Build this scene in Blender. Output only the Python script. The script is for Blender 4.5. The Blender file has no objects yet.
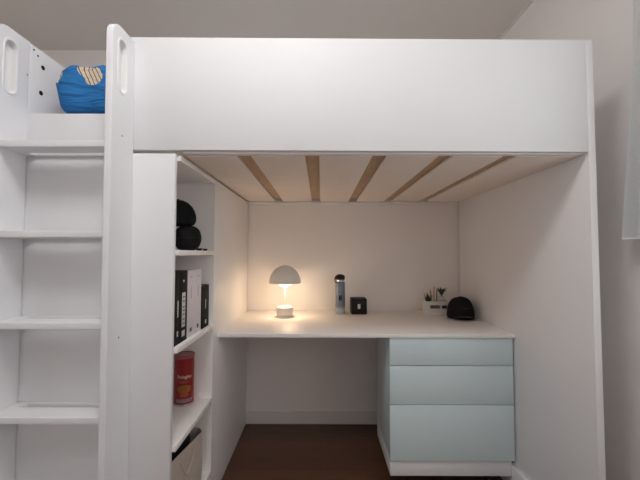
import bpy, bmesh, math, random
from mathutils import Vector, Matrix
random.seed(7)
C = bpy.context.scene.collection
S = bpy.context.scene

# ------------------------------------------------------------------ camera
F, PITCH, ROLL, YAW = 338.0, 0.0399, 0.0018, 0.0018
cam_d = bpy.data.cameras.new('camera'); cam = bpy.data.objects.new('camera', cam_d); C.objects.link(cam)
cam_d.sensor_fit = 'HORIZONTAL'; cam_d.sensor_width = 36.0; cam_d.lens = F * 36.0 / 640.0
cam_d.clip_start = 0.02
r = Vector((math.cos(YAW), math.sin(YAW), 0)); fw = Vector((-math.sin(YAW), math.cos(YAW), 0)); up = Vector((0, 0, 1))
fw, up = fw * math.cos(PITCH) + up * math.sin(PITCH), up * math.cos(PITCH) - fw * math.sin(PITCH)
r, up = r * math.cos(ROLL) + up * math.sin(ROLL), up * math.cos(ROLL) - r * math.sin(ROLL)
M = Matrix((r, up, -fw)).transposed().to_4x4(); M.translation = Vector((0, -1.1895, 1.1565))
cam.matrix_world = M
S.camera = cam

# ------------------------------------------------------------------ world, exposure, the room's ceiling light
w = bpy.data.worlds.new('world'); S.world = w; w.use_nodes = True
w.node_tree.nodes['Background'].inputs[0].default_value = (0.97, 0.985, 1.0, 1)
w.node_tree.nodes['Background'].inputs[1].default_value = 1.75      # daylight through the right window and the added left one
S.view_settings.view_transform = 'Standard'
S.view_settings.look = 'None'
S.view_settings.gamma = 1.0
S.view_settings.exposure = 0.20
S.view_settings.use_curve_mapping = False
S.cycles.max_bounces = 16; S.cycles.diffuse_bounces = 12      # white room: let the light bounce
LAMP = Vector((-0.24, -0.82, 2.53))
LAMP_STRENGTH = 17.5     # radiance of the ceiling lamp's glowing drum

# ------------------------------------------------------------------ helpers
def mat(name, col, rough=0.5, metal=0.0, noise=0.0, nscale=40.0, bump=0.0, bscale=200.0, emit=None, estr=0.0, spec=0.5, trans=0.0, sheen=0.0):
    m = bpy.data.materials.new(name); m.use_nodes = True
    nt = m.node_tree; b = nt.nodes['Principled BSDF']
    b.inputs['Base Color'].default_value = (*col, 1); b.inputs['Roughness'].default_value = rough
    b.inputs['Metallic'].default_value = metal; b.inputs['Specular IOR Level'].default_value = spec
    if trans: b.inputs['Transmission Weight'].default_value = trans
    if sheen: b.inputs['Sheen Weight'].default_value = sheen
    if emit: b.inputs['Emission Color'].default_value = (*emit, 1); b.inputs['Emission Strength'].default_value = estr
    tc = nt.nodes.new('ShaderNodeTexCoord')
    if noise:
        n = nt.nodes.new('ShaderNodeTexNoise'); n.inputs['Scale'].default_value = nscale; n.inputs['Detail'].default_value = 4
        nt.links.new(tc.outputs['Object'], n.inputs['Vector'])
        mx = nt.nodes.new('ShaderNodeMix'); mx.data_type = 'RGBA'
        mx.inputs[6].default_value = (*[c * (1 - noise) for c in col], 1); mx.inputs[7].default_value = (*[min(1, c * (1 + noise)) for c in col], 1)
        nt.links.new(n.outputs['Fac'], mx.inputs[0]); nt.links.new(mx.outputs[2], b.inputs['Base Color'])
    if bump:
        n2 = nt.nodes.new('ShaderNodeTexNoise'); n2.inputs['Scale'].default_value = bscale; n2.inputs['Detail'].default_value = 3
        nt.links.new(tc.outputs['Object'], n2.inputs['Vector'])
        bp = nt.nodes.new('ShaderNodeBump'); bp.inputs['Strength'].default_value = bump; bp.inputs['Distance'].default_value = 0.002
        nt.links.new(n2.outputs['Fac'], bp.inputs['Height']); nt.links.new(bp.outputs['Normal'], b.inputs['Normal'])
    return m

def bbox(bm, lo, hi, bev=0.0, seg=2, mtx=None):
    """add one box, with rounded edges, to a bmesh"""
    t = bmesh.new(); bmesh.ops.create_cube(t, size=1.0)
    lo, hi = Vector(lo), Vector(hi)
    for v in t.verts:
        v.co = Vector(((lo + hi) / 2)[i] + v.co[i] * (hi - lo)[i] for i in range(3))
    if bev: bmesh.ops.bevel(t, geom=list(t.edges), offset=bev, segments=seg, affect='EDGES', profile=0.5)
    if mtx is not None: bmesh.ops.transform(t, matrix=mtx, verts=t.verts)
    me = bpy.data.meshes.new('tmp'); t.to_mesh(me); t.free(); bm.from_mesh(me); bpy.data.meshes.remove(me)
    return bm

def lathe(bm, prof, seg=48, c=(0, 0, 0), mtx=None):
    """revolve a (radius, z) profile round the z axis"""
    rows = []
    T = Matrix.Translation(c) if mtx is None else mtx
    for rr, z in prof:
        if rr < 1e-6: rows.append([bm.verts.new(T @ Vector((0, 0, z)))])
        else: rows.append([bm.verts.new(T @ Vector((rr * math.cos(2 * math.pi * k / seg), rr * math.sin(2 * math.pi * k / seg), z))) for k in range(seg)])
    for a, b in zip(rows, rows[1:]):
        for k in range(seg):
            k2 = (k + 1) % seg
            if len(a) == 1 and len(b) == 1: continue
            if len(a) == 1: bm.faces.new((a[0], b[k2], b[k]))
            elif len(b) == 1: bm.faces.new((a[k], a[k2], b[0]))
            else: bm.faces.new((a[k], a[k2], b[k2], b[k]))
    return bm

def tube(bm, pts, rad, seg=10):
    """round bar along points; rad is one radius or one per point"""
    pts = [Vector(p) for p in pts]; rows = []
    rads = rad if isinstance(rad, (list, tuple)) else [rad] * len(pts)
    prev = None
    for i, p in enumerate(pts):
        d = (pts[min(i + 1, len(pts) - 1)] - pts[max(i - 1, 0)]).normalized()
        a = prev if prev is not None else (Vector((1, 0, 0)) if abs(d.x) < 0.8 else Vector((0, 1, 0)))
        u = (a - d * a.dot(d)).normalized(); v = d.cross(u); prev = u
        rows.append([bm.verts.new(p + (u * math.cos(2 * math.pi * k / seg) + v * math.sin(2 * math.pi * k / seg)) * rads[i]) for k in range(seg)])
    for a, b in zip(rows, rows[1:]):
        for k in range(seg): bm.faces.new((a[k], a[(k + 1) % seg], b[(k + 1) % seg], b[k]))
    bm.faces.new(rows[0][::-1]); bm.faces.new(rows[-1])
    return bm

def obj(name, bm, m, parent=None, smooth=True, angle=35):
    bmesh.ops.recalc_face_normals(bm, faces=bm.faces)
    me = bpy.data.meshes.new(name); bm.to_mesh(me); bm.free()
    return link(name, me, m, parent, smooth, angle)

def link(name, me, m, parent=None, smooth=True, angle=35):
    for k in (m if isinstance(m, (list, tuple)) else [m]): me.materials.append(k)
    if smooth:
        for p in me.polygons: p.use_smooth = True
        try: me.set_sharp_from_angle(angle=math.radians(angle))
        except Exception: pass
    o = bpy.data.objects.new(name, me); C.objects.link(o)
    if parent is not None:
        o.parent = parent
        depth_off = Vector((0, 0, 0)); q = parent
        while q is not None: depth_off += q.location; q = q.parent
        o.location = -depth_off
    return o

def box(name, lo, hi, m, parent=None, bev=0.0015, seg=2):
    return obj(name, bbox(bmesh.new(), lo, hi, bev, seg), m, parent)

def tag(o, label, cat, group=None):
    o['label'] = label; o['category'] = cat
    if group: o['group'] = group
    return o

def thing(name, loc, label, cat, group=None):
    o = bpy.data.objects.new(name, None); C.objects.link(o); o.location = loc; o.empty_display_size = 0.05
    return tag(o, label, cat, group)

def struct(name, bm, m):
    o = obj(name, bm, m, None, False); o['kind'] = 'structure'; return o

def rrect(cx, cy, w_, h_, rd, n=8):
    pts = []
    for (sx, sy, a0) in ((1, 1, 0), (-1, 1, 90), (-1, -1, 180), (1, -1, 270)):
        for k in range(n + 1):
            a = math.radians(a0 + 90 * k / n)
            pts.append((cx + sx * (w_ / 2 - rd) + rd * math.cos(a), cy + sy * (h_ / 2 - rd) + rd * math.sin(a)))
    return pts

def sheet(outlines, thick, bev):
    """a board cut from outlines (the first outer, the rest holes), in its own xy plane, rounded edges"""
    cu = bpy.data.curves.new('c', 'CURVE'); cu.dimensions = '2D'; cu.fill_mode = 'BOTH'
    cu.extrude = thick / 2 - bev; cu.bevel_depth = bev; cu.bevel_resolution = 2; cu.offset = -bev
    for pts in outlines:
        sp = cu.splines.new('POLY'); sp.points.add(len(pts) - 1)
        for p, q in zip(sp.points, pts): p.co = (q[0], q[1], 0, 1)
        sp.use_cyclic_u = True
    o = bpy.data.objects.new('c', cu); C.objects.link(o)
    dg = bpy.context.evaluated_depsgraph_get(); dg.update()
    me = bpy.data.meshes.new_from_object(o.evaluated_get(dg))
    bpy.data.objects.remove(o); bpy.data.curves.remove(cu)
    return me

def text_mesh(body, size, depth):
    cu = bpy.data.curves.new('t', 'FONT'); cu.body = body; cu.size = size; cu.extrude = depth; cu.offset = size * 0.008
    cu.align_x = 'CENTER'; cu.align_y = 'CENTER'
    o = bpy.data.objects.new('t', cu); C.objects.link(o)
    dg = bpy.context.evaluated_depsgraph_get(); dg.update()
    me = bpy.data.meshes.new_from_object(o.evaluated_get(dg))
    bpy.data.objects.remove(o); bpy.data.curves.remove(cu)
    return me

# ------------------------------------------------------------------ materials
white = mat('white_laminate', (0.795, 0.80, 0.82), 0.6, spec=0.3, noise=0.01, nscale=8, bump=0.03, bscale=400)
shelfm = mat('white_shelf_board', (0.89, 0.87, 0.86), 0.45, noise=0.015, nscale=10)
edge = mat('white_edge_band', (0.82, 0.82, 0.82), 0.4, noise=0.01)
wallm = mat('painted_wallpaper', (0.88, 0.85, 0.83), 0.85, noise=0.02, nscale=6, bump=0.25, bscale=350)
ceilm = mat('ceiling_paper', (0.80, 0.765, 0.73), 0.9, noise=0.02, nscale=5, bump=0.2, bscale=300)
trimm = mat('white_trim', (0.78, 0.75, 0.72), 0.5, noise=0.01)
blue = mat('pale_blue_laminate', (0.66, 0.79, 0.82), 0.4, noise=0.015, nscale=12)
basem = mat('cream_base_board', (0.90, 0.82, 0.745), 0.6, noise=0.03, nscale=12)
dark = mat('dark_plastic', (0.008, 0.008, 0.008), 0.5, noise=0.1, spec=0.3)
black = mat('black_fabric', (0.010, 0.010, 0.012), 0.9, noise=0.25, nscale=60, bump=0.3, bscale=500, spec=0.2)

def wood(name, c1, c2, scale, axis_stretch, rough=0.5):
    m = bpy.data.materials.new(name); m.use_nodes = True; nt = m.node_tree; b = nt.nodes['Principled BSDF']
    tc = nt.nodes.new('ShaderNodeTexCoord'); mp = nt.nodes.new('ShaderNodeMapping'); mp.inputs['Scale'].default_value = axis_stretch
    n = nt.nodes.new('ShaderNodeTexNoise'); n.inputs['Scale'].default_value = scale; n.inputs['Detail'].default_value = 6; n.inputs['Roughness'].default_value = 0.65
    rp = nt.nodes.new('ShaderNodeValToRGB'); rp.color_ramp.elements[0].color = (*c1, 1); rp.color_ramp.elements[1].color = (*c2, 1)
    rp.color_ramp.elements[0].position = 0.3; rp.color_ramp.elements[1].position = 0.7
    nt.links.new(tc.outputs['Object'], mp.inputs['Vector']); nt.links.new(mp.outputs['Vector'], n.inputs['Vector'])
    nt.links.new(n.outputs['Fac'], rp.inputs['Fac']); nt.links.new(rp.outputs['Color'], b.inputs['Base Color'])
    b.inputs['Roughness'].default_value = rough
    return m
slatm = wood('pine_slat', (0.42, 0.28, 0.16), (0.60, 0.43, 0.28), 30, (6, 0.6, 6), 0.6)
pencilm = wood('pencil_wood', (0.34, 0.19, 0.09), (0.5, 0.3, 0.16), 40, (4, 4, 0.6), 0.5)

def floor_mat():
    m = bpy.data.materials.new('dark_wood_planks'); m.use_nodes = True; nt = m.node_tree; b = nt.nodes['Principled BSDF']
    tc = nt.nodes.new('ShaderNodeTexCoord')
    br = nt.nodes.new('ShaderNodeTexBrick'); br.inputs['Scale'].default_value = 1.0
    br.inputs['Brick Width'].default_value = 0.9; br.inputs['Row Height'].default_value = 0.095; br.inputs['Mortar Size'].default_value = 0.0012
    br.inputs['Color1'].default_value = (0.088, 0.036, 0.018, 1); br.inputs['Color2'].default_value = (0.115, 0.05, 0.026, 1); br.inputs['Mortar'].default_value = (0.03, 0.014, 0.008, 1)
    nt.links.new(tc.outputs['Object'], br.inputs['Vector'])
    mp = nt.nodes.new('ShaderNodeMapping'); mp.inputs['Scale'].default_value = (1.5, 22, 1)
    n = nt.nodes.new('ShaderNodeTexNoise'); n.inputs['Scale'].default_value = 5; n.inputs['Detail'].default_value = 7
    nt.links.new(tc.outputs['Object'], mp.inputs['Vector']); nt.links.new(mp.outputs['Vector'], n.inputs['Vector'])
    rp = nt.nodes.new('ShaderNodeValToRGB'); rp.color_ramp.elements[0].color = (0.6, 0.6, 0.6, 1); rp.color_ramp.elements[1].color = (1.35, 1.3, 1.25, 1)
    nt.links.new(n.outputs['Fac'], rp.inputs['Fac'])
    mx = nt.nodes.new('ShaderNodeMix'); mx.data_type = 'RGBA'; mx.blend_type = 'MULTIPLY'; mx.inputs[0].default_value = 1
    nt.links.new(br.outputs['Color'], mx.inputs[6]); nt.links.new(rp.outputs['Color'], mx.inputs[7]); nt.links.new(mx.outputs[2], b.inputs['Base Color'])
    b.inputs['Roughness'].default_value = 0.42
    return m

# ------------------------------------------------------------------ the room
XW, YB, ZC = 1.205, 1.16, 2.60       # right wall, back wall, ceiling
XL, YR = -2.3, -2.4                  # left wall, rear wall
bb = lambda lo, hi: bbox(bmesh.new(), lo, hi)
struct('floor', bb((XL - 0.1, YR - 0.1, -0.1), (XW + 0.1, YB + 0.1, 0)), floor_mat())
struct('ceiling', bb((XL - 0.1, YR - 0.1, ZC), (XW + 0.1, YB + 0.1, ZC + 0.1)), ceilm)
struct('wall_back', bb((XL - 0.1, YB, 0), (XW + 0.1, YB + 0.1, ZC)), wallm)
def wall_with_window(name, x0, x1, y0, y1, z0, z1, n):
    bm = bmesh.new()
    for lo, hi in (((x0, YR, 0), (x1, y0, ZC)), ((x0, y1, 0), (x1, YB, ZC)), ((x0, y0, 0), (x1, y1, z0)), ((x0, y0, z1), (x1, y1, ZC))): bbox(bm, lo, hi)
    struct(name, bm, wallm)
    xc = (x0 + x1) / 2; fb = bmesh.new(); f = 0.045
    for lo, hi in (((xc - 0.03, y0, z0), (xc + 0.03, y1, z0 + f)), ((xc - 0.03, y0, z1 - f), (xc + 0.03, y1, z1)), ((xc - 0.03, y0, z0 + f), (xc + 0.03, y0 + f, z1 - f)),
                   ((xc - 0.03, y1 - f, z0 + f), (xc + 0.03, y1, z1 - f)), ((xc - 0.025, (y0 + y1) / 2 - f / 2, z0 + f), (xc + 0.025, (y0 + y1) / 2 + f / 2, z1 - f))): bbox(fb, lo, hi, 0.002)
    wo = struct('window_%d' % n, fb, trimm)
    gm = bpy.data.materials.get('window_glass')
    if gm is None:
        gm = bpy.data.materials.new('window_glass'); gm.use_nodes = True; nt = gm.node_tree; nt.nodes.clear()
        o_ = nt.nodes.new('ShaderNodeOutputMaterial'); mx = nt.nodes.new('ShaderNodeMixShader'); tr = nt.nodes.new('ShaderNodeBsdfTransparent'); gl = nt.nodes.new('ShaderNodeBsdfGlossy')
        gl.inputs['Roughness'].default_value = 0.02; mx.inputs[0].default_value = 0.06
        nt.links.new(tr.outputs[0], mx.inputs[1]); nt.links.new(gl.outputs[0], mx.inputs[2]); nt.links.new(mx.outputs[0], o_.inputs[0])
    pn = obj('window_pane', bbox(bbox(bmesh.new(), (xc - 0.003, y0 + f, z0 + f), (xc + 0.003, (y0 + y1) / 2 - f / 2, z1 - f)), (xc - 0.003, (y0 + y1) / 2 + f / 2, z0 + f), (xc + 0.003, y1 - f, z1 - f)), gm, wo, False)
    pl_ = bpy.data.lights.new('window_portal', 'AREA'); pl_.shape = 'RECTANGLE'; pl_.size = y1 - y0; pl_.size_y = z1 - z0; pl_.cycles.is_portal = True
    po_ = bpy.data.objects.new('window_portal', pl_); C.objects.link(po_)
    inward = 1 if x0 < 0 else -1
    po_.location = (x0 - 0.02 if inward > 0 else x1 + 0.02, (y0 + y1) / 2, (z0 + z1) / 2); po_.rotation_euler = (math.pi / 2, 0, -math.pi / 2 * inward)
wall_with_window('wall_right', XW, XW + 0.1, -1.70, -0.28, 0.85, 2.25, 1)
wall_with_window('wall_left', XL - 0.1, XL, -1.75, -0.35, 0.85, 2.15, 2)  # left window is unseen, added to let in fill light from that side
struct('wall_rear', bb((XL, YR - 0.1, 0), (XW, YR, ZC)), wallm)
struct('baseboard_back', bbox(bmesh.new(), (XL, YB - 0.012, 0), (XW, YB, 0.085), 0.003), trimm)
struct('baseboard_right', bbox(bmesh.new(), (XW - 0.012, YR, 0), (XW, YB - 0.012, 0.085), 0.003), trimm)
struct('trim_1', bbox(bmesh.new(), (XW - 0.012, YR, ZC - 0.012), (XW, YB, ZC), 0.003), trimm)

t = thing('ceiling_lamp', (LAMP.x, LAMP.y, ZC), 'round white ceiling lamp in front of the loft bed', 'lamp')
obj('mounting_plate', lathe(bmesh.new(), [(0, ZC), (0.235, ZC), (0.235, ZC - 0.018), (0.225, ZC - 0.022), (0, ZC - 0.022)], 48, (LAMP.x, LAMP.y, 0)), trimm, t)
obj('diffuser', lathe(bmesh.new(), [(0, ZC - 0.0222), (0.21, ZC - 0.0222), (0.215, ZC - 0.10), (0.205, ZC - 0.125), (0.17, ZC - 0.135), (0, ZC - 0.137)], 48, (LAMP.x, LAMP.y, 0)), mat('lamp_diffuser', (0.9, 0.9, 0.9), 0.5, emit=(1.0, 0.985, 0.975), estr=LAMP_STRENGTH), t)

# ------------------------------------------------------------------ loft bed
XLI, XRI, XRO, XBK = -1.047, 0.953, 0.978, -0.505     # left inner face, right inner, right outer, bookcase face
bed = thing('loft_bed', (0, 0.55, 0), 'white loft bed with tall plain guard panel above the desk nook', 'bed')
def wedge(x0, x1, y0, y1, zb0, zb1, zt0, zt1, bev):
    t_ = bmesh.new(); bmesh.ops.create_cube(t_, size=1.0)
    for v in t_.verts:
        right = v.co.x > 0; top = v.co.z > 0
        v.co = Vector((x1 if right else x0, y1 if v.co.y > 0 else y0, (zt1 if right else zt0) if top else (zb1 if right else zb0)))
    bmesh.ops.bevel(t_, geom=list(t_.edges), offset=bev, segments=2, affect='EDGES', profile=0.5)
    return t_
obj('guard_panel', wedge(-0.695, XRI + 0.0005, 0.0, 0.020, 1.5250, 1.5190, 1.9365, 1.9275, 0.0015), white, bed)
# right end panel, full height, one board
box('end_panel', (XRI, 0.0, 0.0), (XRO, YB - 0.03, 1.9275), white, bed, 0.0015)
# left end panel from the mattress level up, with dark fixing plugs and screw holes
lep = box('end_panel', (XLI - 0.022, 0.0005, 0.0), (XLI, YB - 0.03, 1.913), white, bed, 0.0015)
for (y, z, rad) in ((0.055, 1.853, 0.0085), (0.050, 1.754, 0.0085), (0.013, 1.897, 0.0035), (0.031, 1.885, 0.0035)):
    hb = bmesh.new()
    lathe(hb, [(0, 0.0012), (rad * 0.5, 0.0012), (rad * 0.6, 0.0004), (rad * 0.9, 0.0014), (rad, 0.0006), (rad, -0.004), (0, -0.004)], 20,
          mtx=Matrix.Translation((XLI, y, z)) @ Matrix.Rotation(math.pi / 2, 4, 'Y'))
    obj('bolt_cover', hb, dark, lep)['label'] = 'small dark fixing plug'
box('entry_rail', (XLI + 0.0005, 0.0, 1.535), (-0.6955, 0.020, 1.656), white, bed, 0.002)
box('back_rail', (XLI + 0.001, YB - 0.028, 1.497), (XRI - 0.001, YB - 0.004, 1.514), shelfm, bed, 0.002)
box('front_rail', (XBK + 0.006, 0.0205, 1.5165), (XRI - 0.001, 0.045, 1.60), shelfm, bed, 0.002)
box('bottom_rail', (0.936, 0.012, 0.0), (XRI - 0.0003, YB - 0.035, 0.122), white, bed, 0.002)
# bed base: cream boards side by side, pine slats over the gaps between them
gaps = [(-0.312, -0.257), (-0.059, -0.005), (0.190, 0.245), (0.433, 0.487), (0.672, 0.722)]
xs = [XBK + 0.010] + [g for p in gaps for g in p] + [XRI - 0.0015]
for i in range(0, len(xs), 2):
    box('base_board', (xs[i], 0.046, 1.514), (xs[i + 1], YB - 0.034, 1.524), basem, bed, 0.001)
for a, b in gaps:
    box('slat', (a - 0.012, 0.046, 1.5243), (b + 0.012, YB - 0.074, 1.545), slatm, bed, 0.001)['label'] = 'brown pine slat'
bx0 = XLI + 0.01
box('base_board', (bx0, 0.03, 1.5245), (XBK + 0.008, YB - 0.034, 1.534), basem, bed, 0.001)

# mattress
mattm = mat('mattress_cover', (0.75, 0.74, 0.72), 0.9, noise=0.02, bump=0.3, bscale=120)
tag(box('mattress', (XLI + 0.006, 0.055, 1.5455), (XRI - 0.008, YB - 0.035, 1.665), mattm, None, 0.03, 4), 'white mattress lying inside the loft bed behind its guard panel', 'mattress')

# pillow: blue cotton with cream striped shell shapes
def pillow_mat():
    m = bpy.data.materials.new('blue_print_cotton'); m.use_nodes = True; nt = m.node_tree; b = nt.nodes['Principled BSDF']
    tc = nt.nodes.new('ShaderNodeTexCoord'); sep = nt.nodes.new('ShaderNodeSeparateXYZ'); nt.links.new(tc.outputs['Object'], sep.inputs[0])
    def mth(op, a, b_=None, c_=None):
        n = nt.nodes.new('ShaderNodeMath'); n.operation = op
        for i, v in enumerate((a, b_, c_)):
            if v is None: continue
            if isinstance(v, (int, float)): n.inputs[i].default_value = v
            else: nt.links.new(v, n.inputs[i])
        return n.outputs[0]
    x, y, z = sep.outputs
    h = mth('ADD', z, mth('MULTIPLY', y, 0.35))          # height on the face, running on over the top
    nz = nt.nodes.new('ShaderNodeTexNoise'); nz.inputs['Scale'].default_value = 9; nt.links.new(tc.outputs['Object'], nz.inputs['Vector'])
    nzv = mth('MULTIPLY', mth('SUBTRACT', nz.outputs['Fac'], 0.5), 0.45)
    def ell(cx, cz, ax, az, rot):
        dx = mth('SUBTRACT', x, cx); dz = mth('SUBTRACT', h, cz)
        c, s = math.cos(rot), math.sin(rot)
        u = mth('DIVIDE', mth('ADD', mth('MULTIPLY', dx, c), mth('MULTIPLY', dz, s)), ax)
        v = mth('DIVIDE', mth('SUBTRACT', mth('MULTIPLY', dz, c), mth('MULTIPLY', dx, s)), az)
        return mth('LESS_THAN', mth('ADD', mth('ADD', mth('MULTIPLY', u, u), mth('MULTIPLY', v, v)), nzv), 1.0)
    blobs = [(-0.968, 1.815, 0.022, 0.026, 0), (-0.858, 1.832, 0.042, 0.026, -0.75), (-0.826, 1.803, 0.034, 0.036, 0.3), (-0.785, 1.875, 0.05, 0.026, -0.3), (-0.62, 1.78, 0.05, 0.035, 0.5)]
    f = None
    for q in blobs:
        e = ell(*q); f = e if f is None else mth('MAXIMUM', f, e)
    wv = nt.nodes.new('ShaderNodeTexWave'); wv.inputs['Scale'].default_value = 22; wv.inputs['Distortion'].default_value = 1.5
    mp = nt.nodes.new('ShaderNodeMapping'); mp.inputs['Rotation'].default_value = (0, 0.5, 0)
    nt.links.new(tc.outputs['Object'], mp.inputs['Vector']); nt.links.new(mp.outputs['Vector'], wv.inputs['Vector'])
    rp = nt.nodes.new('ShaderNodeValToRGB')
    rp.color_ramp.elements[0].color = (0.12, 0.09, 0.08, 1); rp.color_ramp.elements[1].color = (0.85, 0.78, 0.66, 1)
    rp.color_ramp.elements[0].position = 0.08; rp.color_ramp.elements[1].position = 0.32
    e = rp.color_ramp.elements.new(0.85); e.color = (0.72, 0.55, 0.36, 1)
    nt.links.new(wv.outputs['Fac'], rp.inputs['Fac'])
    mx = nt.nodes.new('ShaderNodeMix'); mx.data_type = 'RGBA'; mx.inputs[6].default_value = (0.028, 0.19, 0.50, 1)
    nt.links.new(rp.outputs['Color'], mx.inputs[7]); nt.links.new(f, mx.inputs[0]); nt.links.new(mx.outputs[2], b.inputs['Base Color'])
    b.inputs['Roughness'].default_value = 0.85; b.inputs['Specular IOR Level'].default_value = 0.25
    m2 = nt.nodes.new('ShaderNodeMapping'); m2.inputs['Rotation'].default_value = (0, -0.6, 0); m2.inputs['Scale'].default_value = (4, 8, 16)
    n2 = nt.nodes.new('ShaderNodeTexNoise'); n2.inputs['Scale'].default_value = 1.6; n2.inputs['Detail'].default_value = 2; n2.inputs['Distortion'].default_value = 0.8
    bp = nt.nodes.new('ShaderNodeBump'); bp.inputs['Strength'].default_value = 0.9; bp.inputs['Distance'].default_value = 0.03
    nt.links.new(tc.outputs['Object'], m2.inputs['Vector']); nt.links.new(m2.outputs['Vector'], n2.inputs['Vector']); nt.links.new(n2.outputs['Fac'], bp.inputs['Height']); nt.links.new(bp.outputs['Normal'], b.inputs['Normal'])
    return m
def pillow(x0, x1, y0, y1, z0, z1):
    bm = bmesh.new(); nx, ny = 48, 36
    cx, cy, cz = (x0 + x1) / 2, (y0 + y1) / 2, z0
    top, bot = {}, {}
    for i in range(nx + 1):
        for j in range(ny + 1):
            u, v = -1 + 2 * i / nx, -1 + 2 * j / ny
            k = max(0.0, (1 - abs(u) ** 14)) ** 0.24 * max(0.0, (1 - abs(v) ** 9)) ** 0.26
            wr = 0.006 * math.sin(7 * u + 4 * v) + 0.005 * math.sin(13 * v - 6 * u + 1) + 0.004 * math.sin(19 * u + 9 * v)
            x = cx + u * (x1 - x0) / 2 * (1 - 0.03 * v * v); y = cy + v * (y1 - y0) / 2 * (1 - 0.04 * u * u)
            mid = z0 + (z1 - z0) * (0.34 + 0.22 * max(0, -u) ** 6) * (1 - 0.3 * k)
            zt_ = mid + (z1 - mid) * k * (1 + 0.03 * u) + 0.6 * wr * k; zb_ = mid - (mid - z0) * k
            # folds running down the front
            fold = 0.012 * math.sin(9 * u + 5 * v) * (1 - abs(v)) + 0.008 * math.sin(15 * u - 4 * v)
            y += fold * 0.8 * k * (1 if v < 0 else 0)
            top[i, j] = bm.verts.new((x, y, zt_))
            edge_ = i in (0, nx) or j in (0, ny)
            bot[i, j] = top[i, j] if edge_ else bm.verts.new((x, y, zb_))
    for i in range(nx):
        for j in range(ny):
            bm.faces.new((top[i, j], top[i + 1, j], top[i + 1, j + 1], top[i, j + 1]))
            q = (bot[i, j], bot[i, j + 1], bot[i + 1, j + 1], bot[i + 1, j])
            try: bm.faces.new(q)
            except ValueError: pass
    return bm
pb = pillow(-0.972, -0.45, 0.004, 0.44, 1.6655, 1.866)
tag(obj('pillow', pb, pillow_mat(), None, True, 80), 'blue pillow with cream striped shell print behind the ladder top', 'pillow')

# ------------------------------------------------------------------ ladder
lad = thing('ladder', (-0.87, -0.06, 0), 'white boxy bed ladder with wide slotted treads and grip holes', 'ladder')
def side_outline():
    y0, y1, z1, rd = -0.130, -0.0005, 1.916, 0.045
    pts = [(y1, 0.0), (y1, z1)]
    for k in range(11):
        a = math.radians(90 + 90 * k / 10); pts.append((y0 + rd + rd * math.cos(a), z1 - rd + rd * math.sin(a)))
    pts.append((y0, 0.0)); return pts
panel_me = sheet([side_outline(), rrect(-0.074, 1.785, 0.044, 0.178, 0.0218)], 0.022, 0.003)
# outline axes (y, z) -> world: local x -> y, local y -> z, local z -> x
base = Matrix(((0, 0, 1, 0), (1, 0, 0, 0), (0, 1, 0, 0), (0, 0, 0, 1)))
def put_panel(x, tilt):
    me = panel_me.copy(); me.transform(Matrix.Translation((x, 0, 0)) @ Matrix.Rotation(tilt, 4, 'Y') @ base)
    return link('side_panel', me, white, lad, True, 30)
pr = put_panel(-0.6665, -0.0075)
pl = put_panel(XLI - 0.011, 0.0)
ringo = rrect(-0.074, 1.785, 0.060, 0.194, 0.0298); ringi = rrect(-0.074, 1.785, 0.042, 0.176, 0.0208)
for x, pp, tl in ((-0.6665, pr, -0.0075), (XLI - 0.011, pl, 0.0)):
    me = sheet([ringo, ringi], 0.026, 0.0025); me.transform(Matrix.Translation((x, 0, 0)) @ Matrix.Rotation(tl, 4, 'Y') @ base)
    link('grip_rim', me, edge, pp, True, 30)
    me = sheet([rrect(-0.074, 1.785, 0.048, 0.182, 0.0238)], 0.004, 0.0005); me.transform(Matrix.Translation((x, 0, 0)) @ Matrix.Rotation(tl, 4, 'Y') @ base @ Matrix.Translation((0, 0, -0.0085)))
    link('grip_recess', me, edge, pp, True, 30)
for y, z, on in ((-0.07, 1.55, 0), (-0.07, 0.88, 0), (-0.010, 1.792, 1)):
    hb = bmesh.new(); xx = (-0.6550 - 0.0075 * z) if not on else XLI
    lathe(hb, [(0, 0.0006), (0.003, 0.0006), (0.0035, 0), (0.0035, -0.003), (0, -0.003)], 16, mtx=Matrix.Translation((xx, y, z)) @ Matrix.Rotation(math.pi / 2, 4, 'Y'))
    obj('screw_cap', hb, mat('grey_cap', (0.30, 0.30, 0.31), 0.5), pl if on else pr)
tx0, tx1 = XLI, -0.683
for zt in (1.522, 1.228, 0.936, 0.642, 0.348):
    me = sheet([[(tx0, -0.112), (tx1, -0.112), (tx1, -0.001), (tx0, -0.001)], rrect((tx0 + tx1) / 2 + 0.01, -0.025, tx1 - tx0 - 0.05, 0.030, 0.012)], 0.022, 0.0025)
    me.transform(Matrix.Translation((0, 0, zt - 0.011)))
    link('tread', me, white, lad, True, 30)

# ------------------------------------------------------------------ bookcase, open towards the desk
bc = thing('bookcase', (-0.7, 0.5, 0), 'white bookcase under the bed with open shelves facing the desk', 'bookcase')
YF = 0.415                                     # the partition at the far end of the shelves
box('front_panel', (XLI + 0.001, 0.0005, 0.0), (XBK - 0.013, 0.018, 1.512), white, bc, 0.001)
box('partition', (-0.80, YF, 0.0), (XBK, YF + 0.018, 1.510), shelfm, bc, 0.001)
box('side_panel', (XBK - 0.018, YF + 0.0185, 0.0), (XBK, YB - 0.013, 1.510), shelfm, bc, 0.001)
box('back_panel', (-0.815, 0.0185, 0.0), (-0.8005, YB - 0.013, 1.510), shelfm, bc, 0.001)
box('top_panel', (-0.80, 0.0185, 1.490), (XBK - 0.0005, YF - 0.0005, 1.510), shelfm, bc, 0.001)
SH = [1.168, 0.822, 0.482, 0.150]
for z in SH: box('shelf', (-0.80, 0.0185, z - 0.020), (XBK - 0.0005, YF - 0.0005, z), shelfm, bc, 0.001)
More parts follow.
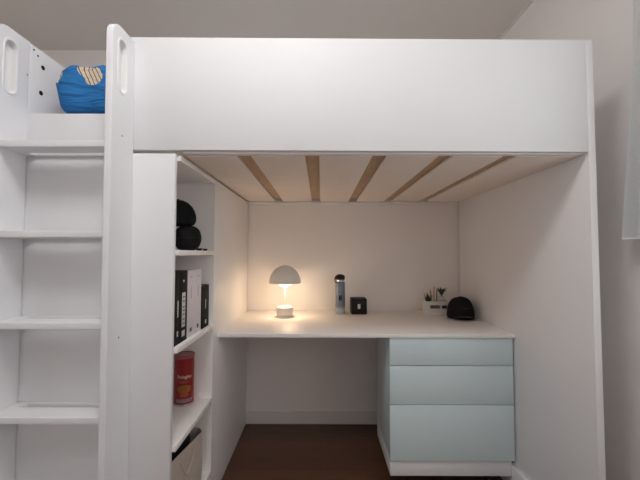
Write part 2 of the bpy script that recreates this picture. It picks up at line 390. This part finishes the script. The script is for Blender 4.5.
box('plinth', (-0.80, 0.0185, 0.0), (XBK - 0.004, YF - 0.0005, SH[3] - 0.0205), shelfm, bc, 0.001)

# ------------------------------------------------------------------ desktop
ZD, YD = 0.763, 0.482
tag(box('desktop', (XBK + 0.0005, YD, ZD - 0.018), (XRI - 0.0005, YB - 0.0005, ZD), shelfm, None, 0.0015), 'long white desktop spanning from bookcase to the bed end panel', 'desk')

# ------------------------------------------------------------------ drawer unit
du = thing('drawer_unit', (0.64, 0.68, 0), 'pale blue three-drawer cabinet on a white base under the desktop', 'cabinet')
dx0, dx1, dy1 = 0.342, 0.944, 0.88
cb = bmesh.new()
bbox(cb, (dx0, 0.511, 0.151), (dx0 + 0.016, dy1, 0.7448), 0.001); bbox(cb, (dx1 - 0.016, 0.511, 0.151), (dx1, dy1, 0.7448), 0.001)
bbox(cb, (dx0 + 0.016, 0.511, 0.728), (dx1 - 0.016, dy1, 0.7446), 0); bbox(cb, (dx0 + 0.016, dy1 - 0.012, 0.151), (dx1 - 0.016, dy1, 0.728), 0)
bbox(cb, (dx0 + 0.016, 0.511, 0.151), (dx1 - 0.016, dy1 - 0.012, 0.166), 0)
obj('carcass', cb, blue, du)
for z0, z1 in ((0.6085, 0.7435), (0.4205, 0.6050), (0.152, 0.4170)):
    db = bmesh.new(); bbox(db, (dx0 - 0.002, 0.491, z0), (dx1 + 0.001, 0.509, z1), 0.0025)
    bbox(db, (dx0 + 0.02, 0.5092, z0 + 0.02), (dx1 - 0.02, dy1 - 0.03, z1 - 0.03), 0.001)
    obj('drawer', db, blue, du)
box('base', (dx0 - 0.001, 0.502, 0.075), (0.932, dy1 - 0.004, 0.1505), white, du, 0.001)['label'] = 'white base'
wheelm = mat('caster_rubber', (0.03, 0.03, 0.03), 0.6)
for x in (dx0 + 0.06, dx1 - 0.08):
    for y in (0.60, dy1 - 0.06):
        wb = bmesh.new(); lathe(wb, [(0, -0.012), (0.022, -0.012), (0.026, -0.008), (0.026, 0.008), (0.022, 0.012), (0, 0.012)], 24, mtx=Matrix.Translation((x, y, 0.026)) @ Matrix.Rotation(math.pi / 2, 4, 'Y'))
        bbox(wb, (x - 0.016, y - 0.016, 0.050), (x + 0.016, y + 0.016, 0.0752), 0.002)
        bbox(wb, (x - 0.016, y - 0.008, 0.024), (x - 0.013, y + 0.008, 0.052), 0.001); bbox(wb, (x + 0.013, y - 0.008, 0.024), (x + 0.016, y + 0.008, 0.052), 0.001)
        obj('caster', wb, wheelm, du)

# ------------------------------------------------------------------ curtain at the right wall
def curtain():
    bm = bmesh.new(); nu, nv = 120, 40; g = []
    for j in range(nv + 1):
        s = j / nv; z = 2.34 + (1.21 - 2.34) * s
        yf = -0.012 + 0.095 * s ** 1.3; row = []
        for i in range(nu + 1):
            u = i / nu; y = yf - u * (0.30 + 0.04 * s)
            amp = 0.016 * (0.7 + 0.5 * s)
            x = 1.125 + amp * math.sin(u * 44 + 0.6 * math.sin(3 * s)) + 0.006 * math.sin(u * 23 + 2 * s)
            row.append(bm.verts.new((x, y, z)))
        g.append(row)
    for j in range(nv):
        for i in range(nu): bm.faces.new((g[j][i], g[j][i + 1], g[j + 1][i + 1], g[j + 1][i]))
    bmesh.ops.solidify(bm, geom=list(bm.faces), thickness=0.003)
    return bm
curm = mat('grey_linen', (0.87, 0.885, 0.885), 0.9, noise=0.06, nscale=160, bump=0.4, bscale=500, sheen=0.2)
ct = thing('curtain', (1.12, -0.4, 1.21), 'light grey fabric curtain hanging on the right wall beside the bed', 'curtain')
obj('drape', curtain(), curm, ct, True, 70)
hm = bmesh.new()
pts = []
for i in range(121):
    u = i / 120; y = 0.080 - u * 0.34
    pts.append((1.125 + 0.0192 * math.sin(u * 44 + 0.6 * math.sin(3)) + 0.006 * math.sin(u * 23 + 2), y, 1.212))
tube(hm, pts, 0.0025, 8); obj('hem', hm, curm, ct)
rb = bmesh.new(); tube(rb, [(1.125, 0.03, 2.36), (1.125, -1.0, 2.36)], 0.012, 16)
for y in (0.0, -0.95): tube(rb, [(1.125, y, 2.36), (XW, y, 2.36)], 0.007, 10)
tag(obj('curtain_rod', rb, trimm), 'white curtain rod above the grey curtain on the right wall', 'curtain rod')

# ------------------------------------------------------------------ table lamp
lx, ly = -0.222, 0.93
tl = thing('table_lamp', (lx, ly, ZD), 'lit mushroom table lamp with pale dome shade on the desktop', 'lamp')
creamp = mat('lamp_paint', (0.80, 0.77, 0.73), 0.45, noise=0.01)
b_ = lathe(bmesh.new(), [(0, 0.0), (0.058, 0.0), (0.060, 0.003), (0.058, 0.006), (0.046, 0.008), (0.050, 0.014), (0.052, 0.022), (0.052, 0.050), (0.049, 0.060), (0.040, 0.066), (0.02, 0.068), (0, 0.068)], 48, (lx, ly, ZD))
obj('base', b_, mat('lamp_base_paint', (0.78, 0.75, 0.70), 0.4), tl)
obj('stem', tube(bmesh.new(), [(lx, ly, ZD + 0.067), (lx, ly, ZD + 0.185)], 0.0045, 16), creamp, tl)
R_, H_ = 0.0985, 0.110; zr = 0.972
pro = [(R_ * math.cos(a), zr + H_ * math.sin(a)) for a in [math.radians(90 * k / 20) for k in range(21)]]
pri = [((R_ - 0.003) * math.cos(a), zr + (H_ - 0.003) * math.sin(a)) for a in [math.radians(90 * k / 20) for k in range(20, -1, -1)]]
pro[-1] = (0, pro[-1][1]); pri[0] = (0, pri[0][1])
obj('lamp_shade', lathe(bmesh.new(), pro + pri + [pro[0]], 64, (lx, ly, 0)), creamp, tl)
obj('finial', lathe(bmesh.new(), [(0.006, zr + H_ - 0.001), (0.005, zr + H_ + 0.004), (0, zr + H_ + 0.006)], 20, (lx, ly, 0)), creamp, tl)
glow = mat('warm_diffuser', (1, 0.9, 0.75), 0.5, emit=(1.0, 0.72, 0.42), estr=4.5)
obj('bulb', lathe(bmesh.new(), [(0, 0.950), (0.012, 0.950), (0.030, 0.955), (0.040, 0.962), (0.040, 0.985), (0.030, 0.995), (0, 0.997)], 40, (lx, ly, 0)), glow, tl)['label'] = 'glowing warm bulb'
obj('bulb_holder', lathe(bmesh.new(), [(0.0045, 0.935), (0.008, 0.938), (0.014, 0.945), (0.012, 0.9498), (0, 0.9498)], 24, (lx, ly, 0)), creamp, tl)
pd = bpy.data.lights.new('bulb_light', 'POINT'); pd.energy = 1.45; pd.color = (1.0, 0.73, 0.48); pd.shadow_soft_size = 0.03
po = bpy.data.objects.new('bulb_light', pd); C.objects.link(po); po.location = (lx, ly, 0.935)

# ------------------------------------------------------------------ bottle
bx, by = 0.130, 1.055
bt = thing('water_bottle', (bx, by, ZD), 'slim blue-grey water bottle with black looped cap on the desktop', 'bottle')
def bottle_mat():
    m = bpy.data.materials.new('blue_grey_coating'); m.use_nodes = True; nt = m.node_tree; b = nt.nodes['Principled BSDF']
    tc = nt.nodes.new('ShaderNodeTexCoord'); sep = nt.nodes.new('ShaderNodeSeparateXYZ'); nt.links.new(tc.outputs['Object'], sep.inputs[0])
    mr = nt.nodes.new('ShaderNodeMapRange'); mr.inputs[1].default_value = ZD + 0.03; mr.inputs[2].default_value = ZD + 0.05
    nt.links.new(sep.outputs[2], mr.inputs[0])
    mx = nt.nodes.new('ShaderNodeMix'); mx.data_type = 'RGBA'; mx.inputs[6].default_value = (0.42, 0.46, 0.48, 1); mx.inputs[7].default_value = (0.165, 0.205, 0.275, 1)
    nt.links.new(mr.outputs[0], mx.inputs[0]); nt.links.new(mx.outputs[2], b.inputs['Base Color'])
    b.inputs['Roughness'].default_value = 0.35; b.inputs['Metallic'].default_value = 0.15
    return m
obj('body', lathe(bmesh.new(), [(0, 0), (0.029, 0), (0.032, 0.003), (0.032, 0.196), (0.030, 0.204), (0.026, 0.208), (0, 0.208)], 48, (bx, by, ZD)), bottle_mat(), bt)
obj('neck', lathe(bmesh.new(), [(0, 0.2075), (0.0245, 0.2075), (0.0245, 0.222), (0, 0.222)], 40, (bx, by, ZD)), mat('steel', (0.6, 0.6, 0.6), 0.25, 0.9), bt)
cp = lathe(bmesh.new(), [(0, 0.2215), (0.029, 0.2215), (0.031, 0.225), (0.031, 0.242), (0.027, 0.250), (0.012, 0.256), (0, 0.257)], 40, (bx, by, ZD))
cap_o = obj('cap', cp, dark, bt); cap_o['label'] = 'black cap'
lp = [(bx - 0.026 - 0.009 * math.sin(math.pi * k / 10), by - 0.004, ZD + 0.246 - 0.050 * k / 10) for k in range(11)]
obj('carry_loop', tube(bmesh.new(), lp, 0.004, 10), dark, cap_o)
mk = bmesh.new(); 
for dx in (-0.0068, 0.0032): bbox(mk, (bx + dx - 0.0036, by - 0.0330, ZD + 0.088), (bx + dx + 0.0042, by - 0.029, ZD + 0.122), 0.0006)
bbox(mk, (bx - 0.005, by - 0.0328, ZD + 0.102), (bx + 0.005, by - 0.030, ZD + 0.107), 0.0004)
obj('emblem', mk, dark, bt)['label'] = 'small black mark'

# ------------------------------------------------------------------ black cube
kx, ky = 0.250, 1.060
kb = thing('black_cube', (kx, ky, ZD), 'small black cube with a pale rectangle on its front, beside the bottle', 'box')
box('body', (kx - 0.051, ky - 0.048, ZD), (kx + 0.051, ky + 0.048, ZD + 0.101), dark, kb, 0.006, 3)
rim = sheet([rrect(0, 0, 0.094, 0.093, 0.006), rrect(0, 0, 0.080, 0.079, 0.005)], 0.003, 0.001)
rim.transform(Matrix.Translation((kx, ky - 0.0485, ZD + 0.0505)) @ Matrix.Rotation(math.pi / 2, 4, 'X')); link('front_frame', rim, dark, kb)
box('front_tile', (kx - 0.009, ky - 0.0500, ZD + 0.036), (kx + 0.008, ky - 0.047, ZD + 0.066), mat('pale_tile', (0.62, 0.66, 0.62), 0.4), kb, 0.0012)['label'] = 'pale rectangular tile'

# ------------------------------------------------------------------ desk organizer with slots
ox0, ox1, oy0, oy1 = 0.680, 0.826, 0.996, 1.090
og = thing('desk_organizer', (0.76, 1.035, ZD), 'white desk organizer with slotted front, holding pencils and tiny plants', 'organizer')
orgm = mat('organizer_white', (0.74, 0.72, 0.70), 0.5, noise=0.02)
me = sheet([[(ox0, 0), (ox1, 0), (ox1, 0.087), (ox0, 0.087)], rrect(ox0 + 0.056, 0.052, 0.064, 0.022, 0.003), rrect(ox0 + 0.116, 0.052, 0.044, 0.022, 0.003)], 0.006, 0.001)
me.transform(Matrix.Translation((0, oy0 + 0.003, ZD)) @ Matrix.Rotation(math.pi / 2, 4, 'X')); link('front_panel', me, orgm, og)
ob = bmesh.new()
bbox(ob, (ox0, oy0 + 0.0062, ZD), (ox0 + 0.005, oy1, ZD + 0.087), 0.001); bbox(ob, (ox1 - 0.005, oy0 + 0.0062, ZD), (ox1, oy1, ZD + 0.087), 0.001)
bbox(ob, (ox0 + 0.005, oy1 - 0.005, ZD), (ox1 - 0.005, oy1, ZD + 0.087), 0.001); bbox(ob, (ox0 + 0.005, oy0 + 0.0062, ZD), (ox1 - 0.005, oy1 - 0.005, ZD + 0.005), 0)
bbox(ob, (ox0 + 0.098, oy0 + 0.0062, ZD + 0.005), (ox0 + 0.102, oy1 - 0.005, ZD + 0.087), 0)
obj('body', ob, orgm, og)
box('raised_tray', (ox0 + 0.092, oy0 + 0.042, ZD + 0.0872), (ox1 - 0.012, oy1 - 0.002, ZD + 0.112), orgm, og, 0.002)
# pencils standing in it
pcol = [(0.42, 0.24, 0.12), (0.5, 0.36, 0.22), (0.30, 0.20, 0.13)]
for k, (px, top, lean) in enumerate(((0.730, 0.922, -0.006), (0.744, 0.945, 0.004), (0.757, 0.928, 0.010))):
    p = thing('pencil', (px, oy0 + 0.05, ZD + 0.005), ['brown pencil standing leftmost of three in the white organizer', 'tan pencil standing tallest and in the middle of three in the organizer', 'dark brown pencil standing rightmost of three in the organizer'][k], 'pencil', 'pencils in the desk organizer')
    obj('shaft', tube(bmesh.new(), [(px, oy0 + 0.05, ZD + 0.0055), (px + lean, oy0 + 0.055, top - 0.012)], 0.0042, 6), mat('pencil_paint', pcol[k], 0.45), p, False)
    obj('tip', tube(bmesh.new(), [(px + lean, oy0 + 0.055, top - 0.012), (px + lean * 1.1, oy0 + 0.0555, top)], [0.0042, 0.0008], 6), pencilm, p, False)
# little plants
leafm = mat('dark_leaf', (0.020, 0.040, 0.018), 0.5, noise=0.3, nscale=60)
def plant(name, px, py, z, n, h, spread, label):
    t_ = thing(name, (px, py, z), label, 'plant')
    obj('stem', tube(bmesh.new(), [(px, py, z), (px, py, z + h * 0.3)], 0.004, 8), leafm, t_)
    for k in range(n):
        a = 2 * math.pi * k / n + 0.4; ln = h * (0.75 + 0.3 * random.random()); bm = bmesh.new(); rows = []
        for s in range(7):
            q = s / 6; out = spread * q ** 1.3; ww = 0.0085 * math.sin(math.pi * min(1, 0.12 + 0.86 * q)) + 0.0006
            c = Vector((px + out * math.cos(a), py + out * math.sin(a), z + h * 0.12 + ln * q))
            sd = Vector((-math.sin(a), math.cos(a), 0)) * ww; nn = Vector((math.cos(a), math.sin(a), 0)) * 0.0016
            rows.append([bm.verts.new(c + sd), bm.verts.new(c + nn), bm.verts.new(c - sd), bm.verts.new(c - nn)])
        for r0, r1 in zip(rows, rows[1:]):
            for m_ in range(4): bm.faces.new((r0[m_], r0[(m_ + 1) % 4], r1[(m_ + 1) % 4], r1[m_]))
        bm.faces.new(rows[0][::-1]); bm.faces.new(rows[-1])
        obj('leaf', bm, leafm, t_)
plant('small_plant', ox0 + 0.026, oy0 + 0.045, ZD + 0.0055, 11, 0.122, 0.026, 'tiny dark green spiky plant at the left end of the organizer')
plant('small_plant', ox0 + 0.122, oy0 + 0.068, ZD + 0.1122, 12, 0.050, 0.034, 'tiny dark green plant on the raised tray of the organizer')
box_r = tag(box('filler', (ox0 + 0.02, oy0 + 0.012, ZD + 0.0055), (ox0 + 0.094, oy0 + 0.032, ZD + 0.058), mat('brown_filler', (0.16, 0.09, 0.06), 0.7, noise=0.3, nscale=80), None, 0.004), 'brown block seen through the left slot of the organizer', 'filler')  # brown contents as one block, widened to make the slot interior darker

tag(box('filler', (ox0 + 0.1025, oy0 + 0.012, ZD + 0.0055), (ox1 - 0.008, oy0 + 0.032, ZD + 0.056), mat('dark_filler', (0.06, 0.035, 0.04), 0.7, noise=0.3, nscale=80), None, 0.004), 'dark block seen through the right slot of the organizer, next to the cap', 'filler')  # second block, added to make the right slot's interior darker

# ------------------------------------------------------------------ baseball cap on the desk
def crown(bm, c, rx, ry, h, seams=True, seg=60, rings=18, mtx=Matrix()):
    rows = []
    for j in range(rings + 1):
        a = math.pi / 2 * j / rings; rad = math.cos(a) ** 0.62 if j < rings else 0; z = h * math.sin(a) ** 0.95
        if j == rings: rows.append([bm.verts.new(mtx @ (Vector(c) + Vector((0, 0, h))))]); continue
        row = []
        for k in range(seg):
            th = 2 * math.pi * k / seg
            g = 1 - (0.018 if seams and k % (seg // 6) == 0 else 0)
            row.append(bm.verts.new(mtx @ (Vector(c) + Vector((rx * rad * g * math.cos(th), ry * rad * g * math.sin(th), z * (1 + 0.05 * math.sin(-th)))))))
        rows.append(row)
    for a_, b_ in zip(rows, rows[1:]):
        for k in range(seg):
            k2 = (k + 1) % seg
            if len(b_) == 1: bm.faces.new((a_[k], a_[k2], b_[0]))
            else: bm.faces.new((a_[k], a_[k2], b_[k2], b_[k]))
    bm.faces.new(rows[0][::-1])
    return bm
def brim(bm, c, rx, ry, length, droop, arch, mtx=Matrix()):
    nu, nv, th = 28, 8, 0.003; L = {}
    for s in (0, 1):
        for i in range(nu + 1):
            a = math.pi + math.pi * i / nu                      # front half, towards -y
            for j in range(nv + 1):
                q = j / nv
                x = rx * math.cos(a) * (0.97 + 0.03 * q); y = ry * math.sin(a) * 0.96 - length * q * abs(math.sin(a)) ** 0.8
                z = arch * (1 - (x / rx) ** 2) - droop * q * abs(math.sin(a)) + (0 if s else -th)
                L[s, i, j] = bm.verts.new(mtx @ (Vector(c) + Vector((x, y, z))))
    for i in range(nu):
        for j in range(nv):
            bm.faces.new((L[1, i, j], L[1, i + 1, j], L[1, i + 1, j + 1], L[1, i, j + 1])); bm.faces.new((L[0, i, j], L[0, i, j + 1], L[0, i + 1, j + 1], L[0, i + 1, j]))
        bm.faces.new((L[1, i, nv], L[1, i + 1, nv], L[0, i + 1, nv], L[0, i, nv])); bm.faces.new((L[1, i, 0], L[0, i, 0], L[0, i + 1, 0], L[1, i + 1, 0]))
    return bm
cx_, cy_ = 0.861, 0.908
hat = thing('baseball_cap', (cx_, cy_, ZD), 'black baseball cap facing forward beside the white organizer on the desktop', 'cap')
Rz = Matrix.Translation((cx_, cy_, 0)) @ Matrix.Rotation(math.radians(-4), 4, 'Z') @ Matrix.Translation((-cx_, -cy_, 0))
obj('crown', crown(bmesh.new(), (cx_, cy_, ZD + 0.004), 0.079, 0.086, 0.123, mtx=Rz), black, hat, True, 60)
obj('brim', brim(bmesh.new(), (cx_, cy_, ZD + 0.0045), 0.075, 0.084, 0.046, 0.0, 0.021, mtx=Rz), mat('cap_brim', (0.016, 0.016, 0.014), 0.8, noise=0.2), hat, True, 60)
obj('button', lathe(bmesh.new(), [(0.007, 0.1225), (0.006, 0.126), (0, 0.1275)], 20, (cx_, cy_, ZD + 0.004)), black, hat)
lb = bmesh.new(); bbox(lb, (cx_ - 0.017, cy_ - 0.0835, ZD + 0.0665), (cx_ + 0.017, cy_ - 0.074, ZD + 0.0715), 0.001); obj('emblem', lb, mat('grey_stitch', (0.05, 0.052, 0.055), 0.8), hat)['label'] = 'small dark grey stitched emblem'

# ------------------------------------------------------------------ things on the shelves
# top compartment: two rounded black things and a little black clip
bz = SH[0]
lower = lathe(bmesh.new(), [(0, 0), (0.025, 0.001), (0.035, 0.005), (0.043, 0.012), (0.050, 0.024), (0.0545, 0.040), (0.0555, 0.053), (0.0545, 0.066), (0.050, 0.082), (0.043, 0.093), (0.034, 0.1), (0.025, 0.104), (0, 0.106)], 48, (-0.567, 0.25, bz))
lo_t = thing('round_case', (-0.567, 0.25, bz), 'round black case at the bottom of the top bookcase compartment', 'case')
obj('shell', lower, black, lo_t)
zp = bmesh.new(); tube(zp, [(-0.567 + 0.0558 * math.cos(2 * math.pi * k / 40), 0.25 + 0.0558 * math.sin(2 * math.pi * k / 40), bz + 0.053) for k in range(41)], 0.0018, 6)
obj('zip', zp, dark, lo_t)
uc = (-0.611, 0.25, bz + 0.1065)
up_t = thing('cap', uc, 'black domed cap resting on top of the round black case', 'cap')
obj('crown', lathe(bmesh.new(), [(0, 0), (0.056, 0), (0.066, 0.004), (0.073, 0.016), (0.075, 0.030), (0.073, 0.048), (0.067, 0.066), (0.057, 0.083), (0.043, 0.097), (0.024, 0.107), (0, 0.110)], 48, uc), black, up_t, True, 60)
obj('button', lathe(bmesh.new(), [(0.006, 0.1095), (0.005, 0.113), (0, 0.1145)], 16, uc), black, up_t)
ck = thing('cable_clip', (-0.515, 0.32, bz), 'tiny black clip with a white middle lying beside the round case', 'clip')
cbm = bbox(bbox(bmesh.new(), (-0.553, 0.312, bz), (-0.529, 0.332, bz + 0.011), 0.003), (-0.524, 0.312, bz), (-0.508, 0.332, bz + 0.009), 0.003)
obj('body', cbm, dark, ck); box('band', (-0.5305, 0.315, bz), (-0.5225, 0.329, bz + 0.007), edge, ck, 0.001)['label'] = 'white middle'

# second compartment: binders and a small book, spines towards the desk
bkz = SH[1]
whitebook = mat('pale_lilac_card', (0.70, 0.67, 0.73), 0.6, noise=0.02); pagem = mat('paper_edge', (0.75, 0.72, 0.66), 0.9, noise=0.05, nscale=200)
darkbook = mat('black_book_cloth', (0.010, 0.010, 0.011), 0.75, noise=0.2, nscale=50, spec=0.2); labm = mat('spine_label', (0.55, 0.56, 0.55), 0.6, noise=0.06, nscale=90)
def book(y0, y1, h, m, label, name='binder', depth=0.19):
    xs_ = -0.522
    t_ = thing(name, (xs_ - depth / 2, (y0 + y1) / 2, bkz), label, 'binder' if name == 'binder' else 'book', 'binders and book on the second shelf')
    cv = bmesh.new(); bbox(cv, (xs_ - 0.003, y0, bkz), (xs_, y1, bkz + h), 0.0012)
    bbox(cv, (xs_ - depth, y0, bkz), (xs_ - 0.003, y0 + 0.003, bkz + h), 0.0008); bbox(cv, (xs_ - depth, y1 - 0.003, bkz), (xs_ - 0.003, y1, bkz + h), 0.0008)
    obj('cover', cv, m, t_)
    box('pages', (xs_ - depth + 0.006, y0 + 0.0032, bkz + 0.004), (xs_ - 0.0032, y1 - 0.0032, bkz + h - 0.006), pagem, t_, 0.001)
    return t_
def mark(parent, y0, y1, z0, z1, m, name='spine_label'):
    box(name, (-0.5225, y0, bkz + z0), (-0.5212, y1, bkz + z1), m, parent, 0.0003)
b1 = book(0.022, 0.0655, 0.268, darkbook, 'black binder first in the row, half hidden behind the front panel')
mark(b1, 0.052, 0.060, 0.10, 0.16, labm); mark(b1, 0.050, 0.060, 0.03, 0.05, labm)
b2 = book(0.066, 0.143, 0.268, darkbook, 'black binder with a tall white spine label, second in the row')
mark(b2, 0.092, 0.122, 0.055, 0.185, labm); mark(b2, 0.100, 0.110, 0.225, 0.233, labm, 'spine_mark')
lbm = mat('label_print', (0.10, 0.10, 0.10), 0.6)
for z in (0.066, 0.082, 0.10, 0.115, 0.128, 0.15, 0.166): box('spine_print', (-0.5215, 0.098, bkz + z), (-0.5207, 0.116, bkz + z + 0.005), lbm, b2, 0.0002)
mark(b2, 0.094, 0.120, 0.020, 0.042, labm, 'spine_mark')
b3 = book(0.1435, 0.2205, 0.266, whitebook, 'pale lilac-white binder standing next to the labelled black binder')
b4 = book(0.221, 0.2965, 0.266, whitebook, 'pale lilac-white binder standing next to the short black book')
greym = mat('faint_print', (0.45, 0.43, 0.47), 0.6); darkmark = mat('dark_print', (0.08, 0.08, 0.09), 0.6)
for b, ya in ((b3, 0.182), (b4, 0.259)):
    mark(b, ya - 0.009, ya + 0.009, 0.020, 0.036, darkmark, 'spine_mark'); mark(b, ya - 0.003, ya + 0.003, 0.15, 0.20, greym, 'spine_mark'); mark(b, ya - 0.006, ya + 0.006, 0.235, 0.242, greym, 'spine_mark')
b5 = book(0.310, 0.400, 0.190, darkbook, 'short black book standing last in the row, by the partition', 'book', 0.15)
mark(b5, 0.352, 0.360, 0.085, 0.125, greym, 'spine_mark'); mark(b5, 0.350, 0.366, 0.018, 0.034, labm, 'spine_mark')

# third compartment: tube of crisps
kx, ky, kz, kr, kh = -0.617, 0.364, SH[2], 0.0425, 0.220
cn = thing('crisp_tube', (kx, ky, kz), 'red cardboard tube of crisps standing on the third bookcase shelf', 'can')
redm = mat('red_print', (0.30, 0.014, 0.018), 0.35, noise=0.05)
obj('tube', lathe(bmesh.new(), [(0, 0.004), (kr - 0.003, 0.004), (kr, 0.006), (kr, kh - 0.014), (0, kh - 0.014)], 56, (kx, ky, kz)), redm, cn)
steel = mat('tin_rim', (0.55, 0.52, 0.52), 0.3, 0.8)
obj('bottom_rim', lathe(bmesh.new(), [(0, 0), (kr + 0.001, 0), (kr + 0.0016, 0.004), (kr + 0.0004, 0.008), (0, 0.008)], 56, (kx, ky, kz)), steel, cn)
obj('lid', lathe(bmesh.new(), [(0, kh - 0.0145), (kr + 0.001, kh - 0.0145), (kr + 0.002, kh - 0.012), (kr + 0.002, kh - 0.002), (kr - 0.001, kh), (kr - 0.004, kh - 0.003), (0, kh - 0.003)], 56, (kx, ky, kz)), mat('lid_plastic', (0.32, 0.10, 0.10), 0.3), cn)
face = math.atan2(-1.1895 - ky, 0.0 - kx) + 0.05     # the way the print faces
def wrap(me, zc, lift):
    for v in me.vertices:
        a = face + v.co.x / kr; rr = kr + lift + v.co.z
        v.co = Vector((kx + rr * math.cos(a), ky + rr * math.sin(a), kz + zc + v.co.y))
    return me
def patch(name, pts, zc, m, lift=0.0004, n=24):
    bm = bmesh.new(); rows = []
    # grid clipped to a convex outline by scaling each row
    N = 16
    for j in range(N + 1):
        v = -1 + 2 * j / N; row = []
        for i in range(n + 1):
            u = -1 + 2 * i / n; hw, hh, p = pts
            w_ = hw * max(0.02, (1 - abs(v) ** p)) ** (1 / p)
            a = face + u * w_ / kr
            row.append(bm.verts.new((kx + (kr + lift) * math.cos(a), ky + (kr + lift) * math.sin(a), kz + zc + v * hh)))
        rows.append(row)
    for r0, r1 in zip(rows, rows[1:]):
        for i in range(n): bm.faces.new((r0[i], r0[i + 1], r1[i + 1], r1[i]))
    bmesh.ops.solidify(bm, geom=list(bm.faces), thickness=-0.0003)
    return obj(name, bm, m, cn)
tm = text_mesh('Pringles', 0.0205, 0.0002)
link('brand_lettering', wrap(tm, 0.128, 0.0008), mat('cream_print', (0.72, 0.62, 0.50), 0.5), cn)
patch('flavour_band', (0.024, 0.006, 8), 0.106, mat('pale_red_print', (0.52, 0.13, 0.12), 0.4))
crispm = mat('crisp_print', (0.55, 0.24, 0.05), 0.5, noise=0.5, nscale=60)
patch('crisp_picture', (0.031, 0.017, 2.2), 0.075, crispm)
patch('crisp_picture', (0.020, 0.009, 2), 0.050, mat('crisp_print_red', (0.62, 0.16, 0.06), 0.5, noise=0.4, nscale=70))
patch('foot_print', (0.038, 0.008, 10), 0.024, mat('grey_print', (0.42, 0.34, 0.40), 0.5, noise=0.35, nscale=120), 0.0003)

# lowest compartment: beige storage bag with dark folders in it
P0, P1 = Vector((-0.562, 0.075, 0)), Vector((-0.523, 0.372, 0))
dv = (P1 - P0).normalized(); nv_ = Vector((-dv.y, dv.x, 0))    # points away from the desk
sb = thing('storage_bag', (-0.62, 0.21, SH[3]), 'beige fabric storage bag in the lowest bookcase compartment', 'bag')
mid = (P0 + P1) / 2 + nv_ * 0.075; Ln = (P1 - P0).length
mm = Matrix.Translation((mid.x, mid.y, SH[3])) @ Matrix(((dv.x, nv_.x, 0, 0), (dv.y, nv_.y, 0, 0), (0, 0, 1, 0), (0, 0, 0, 1)))
beige = mat('beige_canvas', (0.60, 0.525, 0.46), 0.85, noise=0.10, nscale=14, bump=0.5, bscale=240)
bm = bmesh.new(); rows = []
H = 0.218
def ring(z, inset, bulge):
    pts = rrect(0, 0, Ln - 2 * inset + bulge, 0.15 - 2 * inset + bulge, 0.035 - inset * 0.5, 8)
    return [bm.verts.new(mm @ Vector((x, y, z + 0.004 * math.sin(x * 40) * (z / H)))) for x, y in pts]
for z, i_, b_ in ((0, 0.006, 0), (0.006, 0, 0), (H * 0.35, 0, 0.006), (H * 0.7, 0, 0.004), (H - 0.004, 0, 0), (H, 0.0015, 0), (H - 0.004, 0.003, 0), (0.02, 0.004, 0)):
    rows.append(ring(z, i_, b_))
for a, b in zip(rows, rows[1:]):
    n = len(a)
    for k in range(n): bm.faces.new((a[k], a[(k + 1) % n], b[(k + 1) % n], b[k]))
bm.faces.new(rows[0][::-1]); bm.faces.new(rows[-1])
obj('bag_body', bm, beige, sb, True, 50)
hb = bmesh.new()
tube(hb, [mm @ Vector((-0.06 + 0.12 * k / 14, -0.0765 - 0.003 * math.sin(math.pi * k / 14), H - 0.03 - 0.075 * math.sin(math.pi * k / 14))) for k in range(15)], 0.0035, 8)
obj('handle', hb, beige, sb)
for k, (off, h, x0, x1, m, lbl, nm) in enumerate(((0.022, 0.246, -0.115, 0.06, mat('black_folder', (0.012, 0.012, 0.013), 0.4), 'black folder standing foremost in the beige storage bag', 'folder'),
                                      (0.050, 0.250, -0.115, 0.055, mat('grey_folder', (0.30, 0.31, 0.32), 0.4), 'thin grey folder standing behind the black one in the bag', 'folder'),
                                      (0.085, 0.250, -0.10, 0.115, mat('brown_notebook', (0.10, 0.065, 0.05), 0.6), 'dark brown notebook at the back of the beige storage bag', 'notebook'))):
    th = (0.012, 0.006, 0.016)[k]
    ob2 = bbox(bmesh.new(), (x0, -0.075 + off, 0.021), (x1, -0.075 + off + th, h), 0.0015, 2, mm)
    tag(obj(nm, ob2, m), lbl, nm)
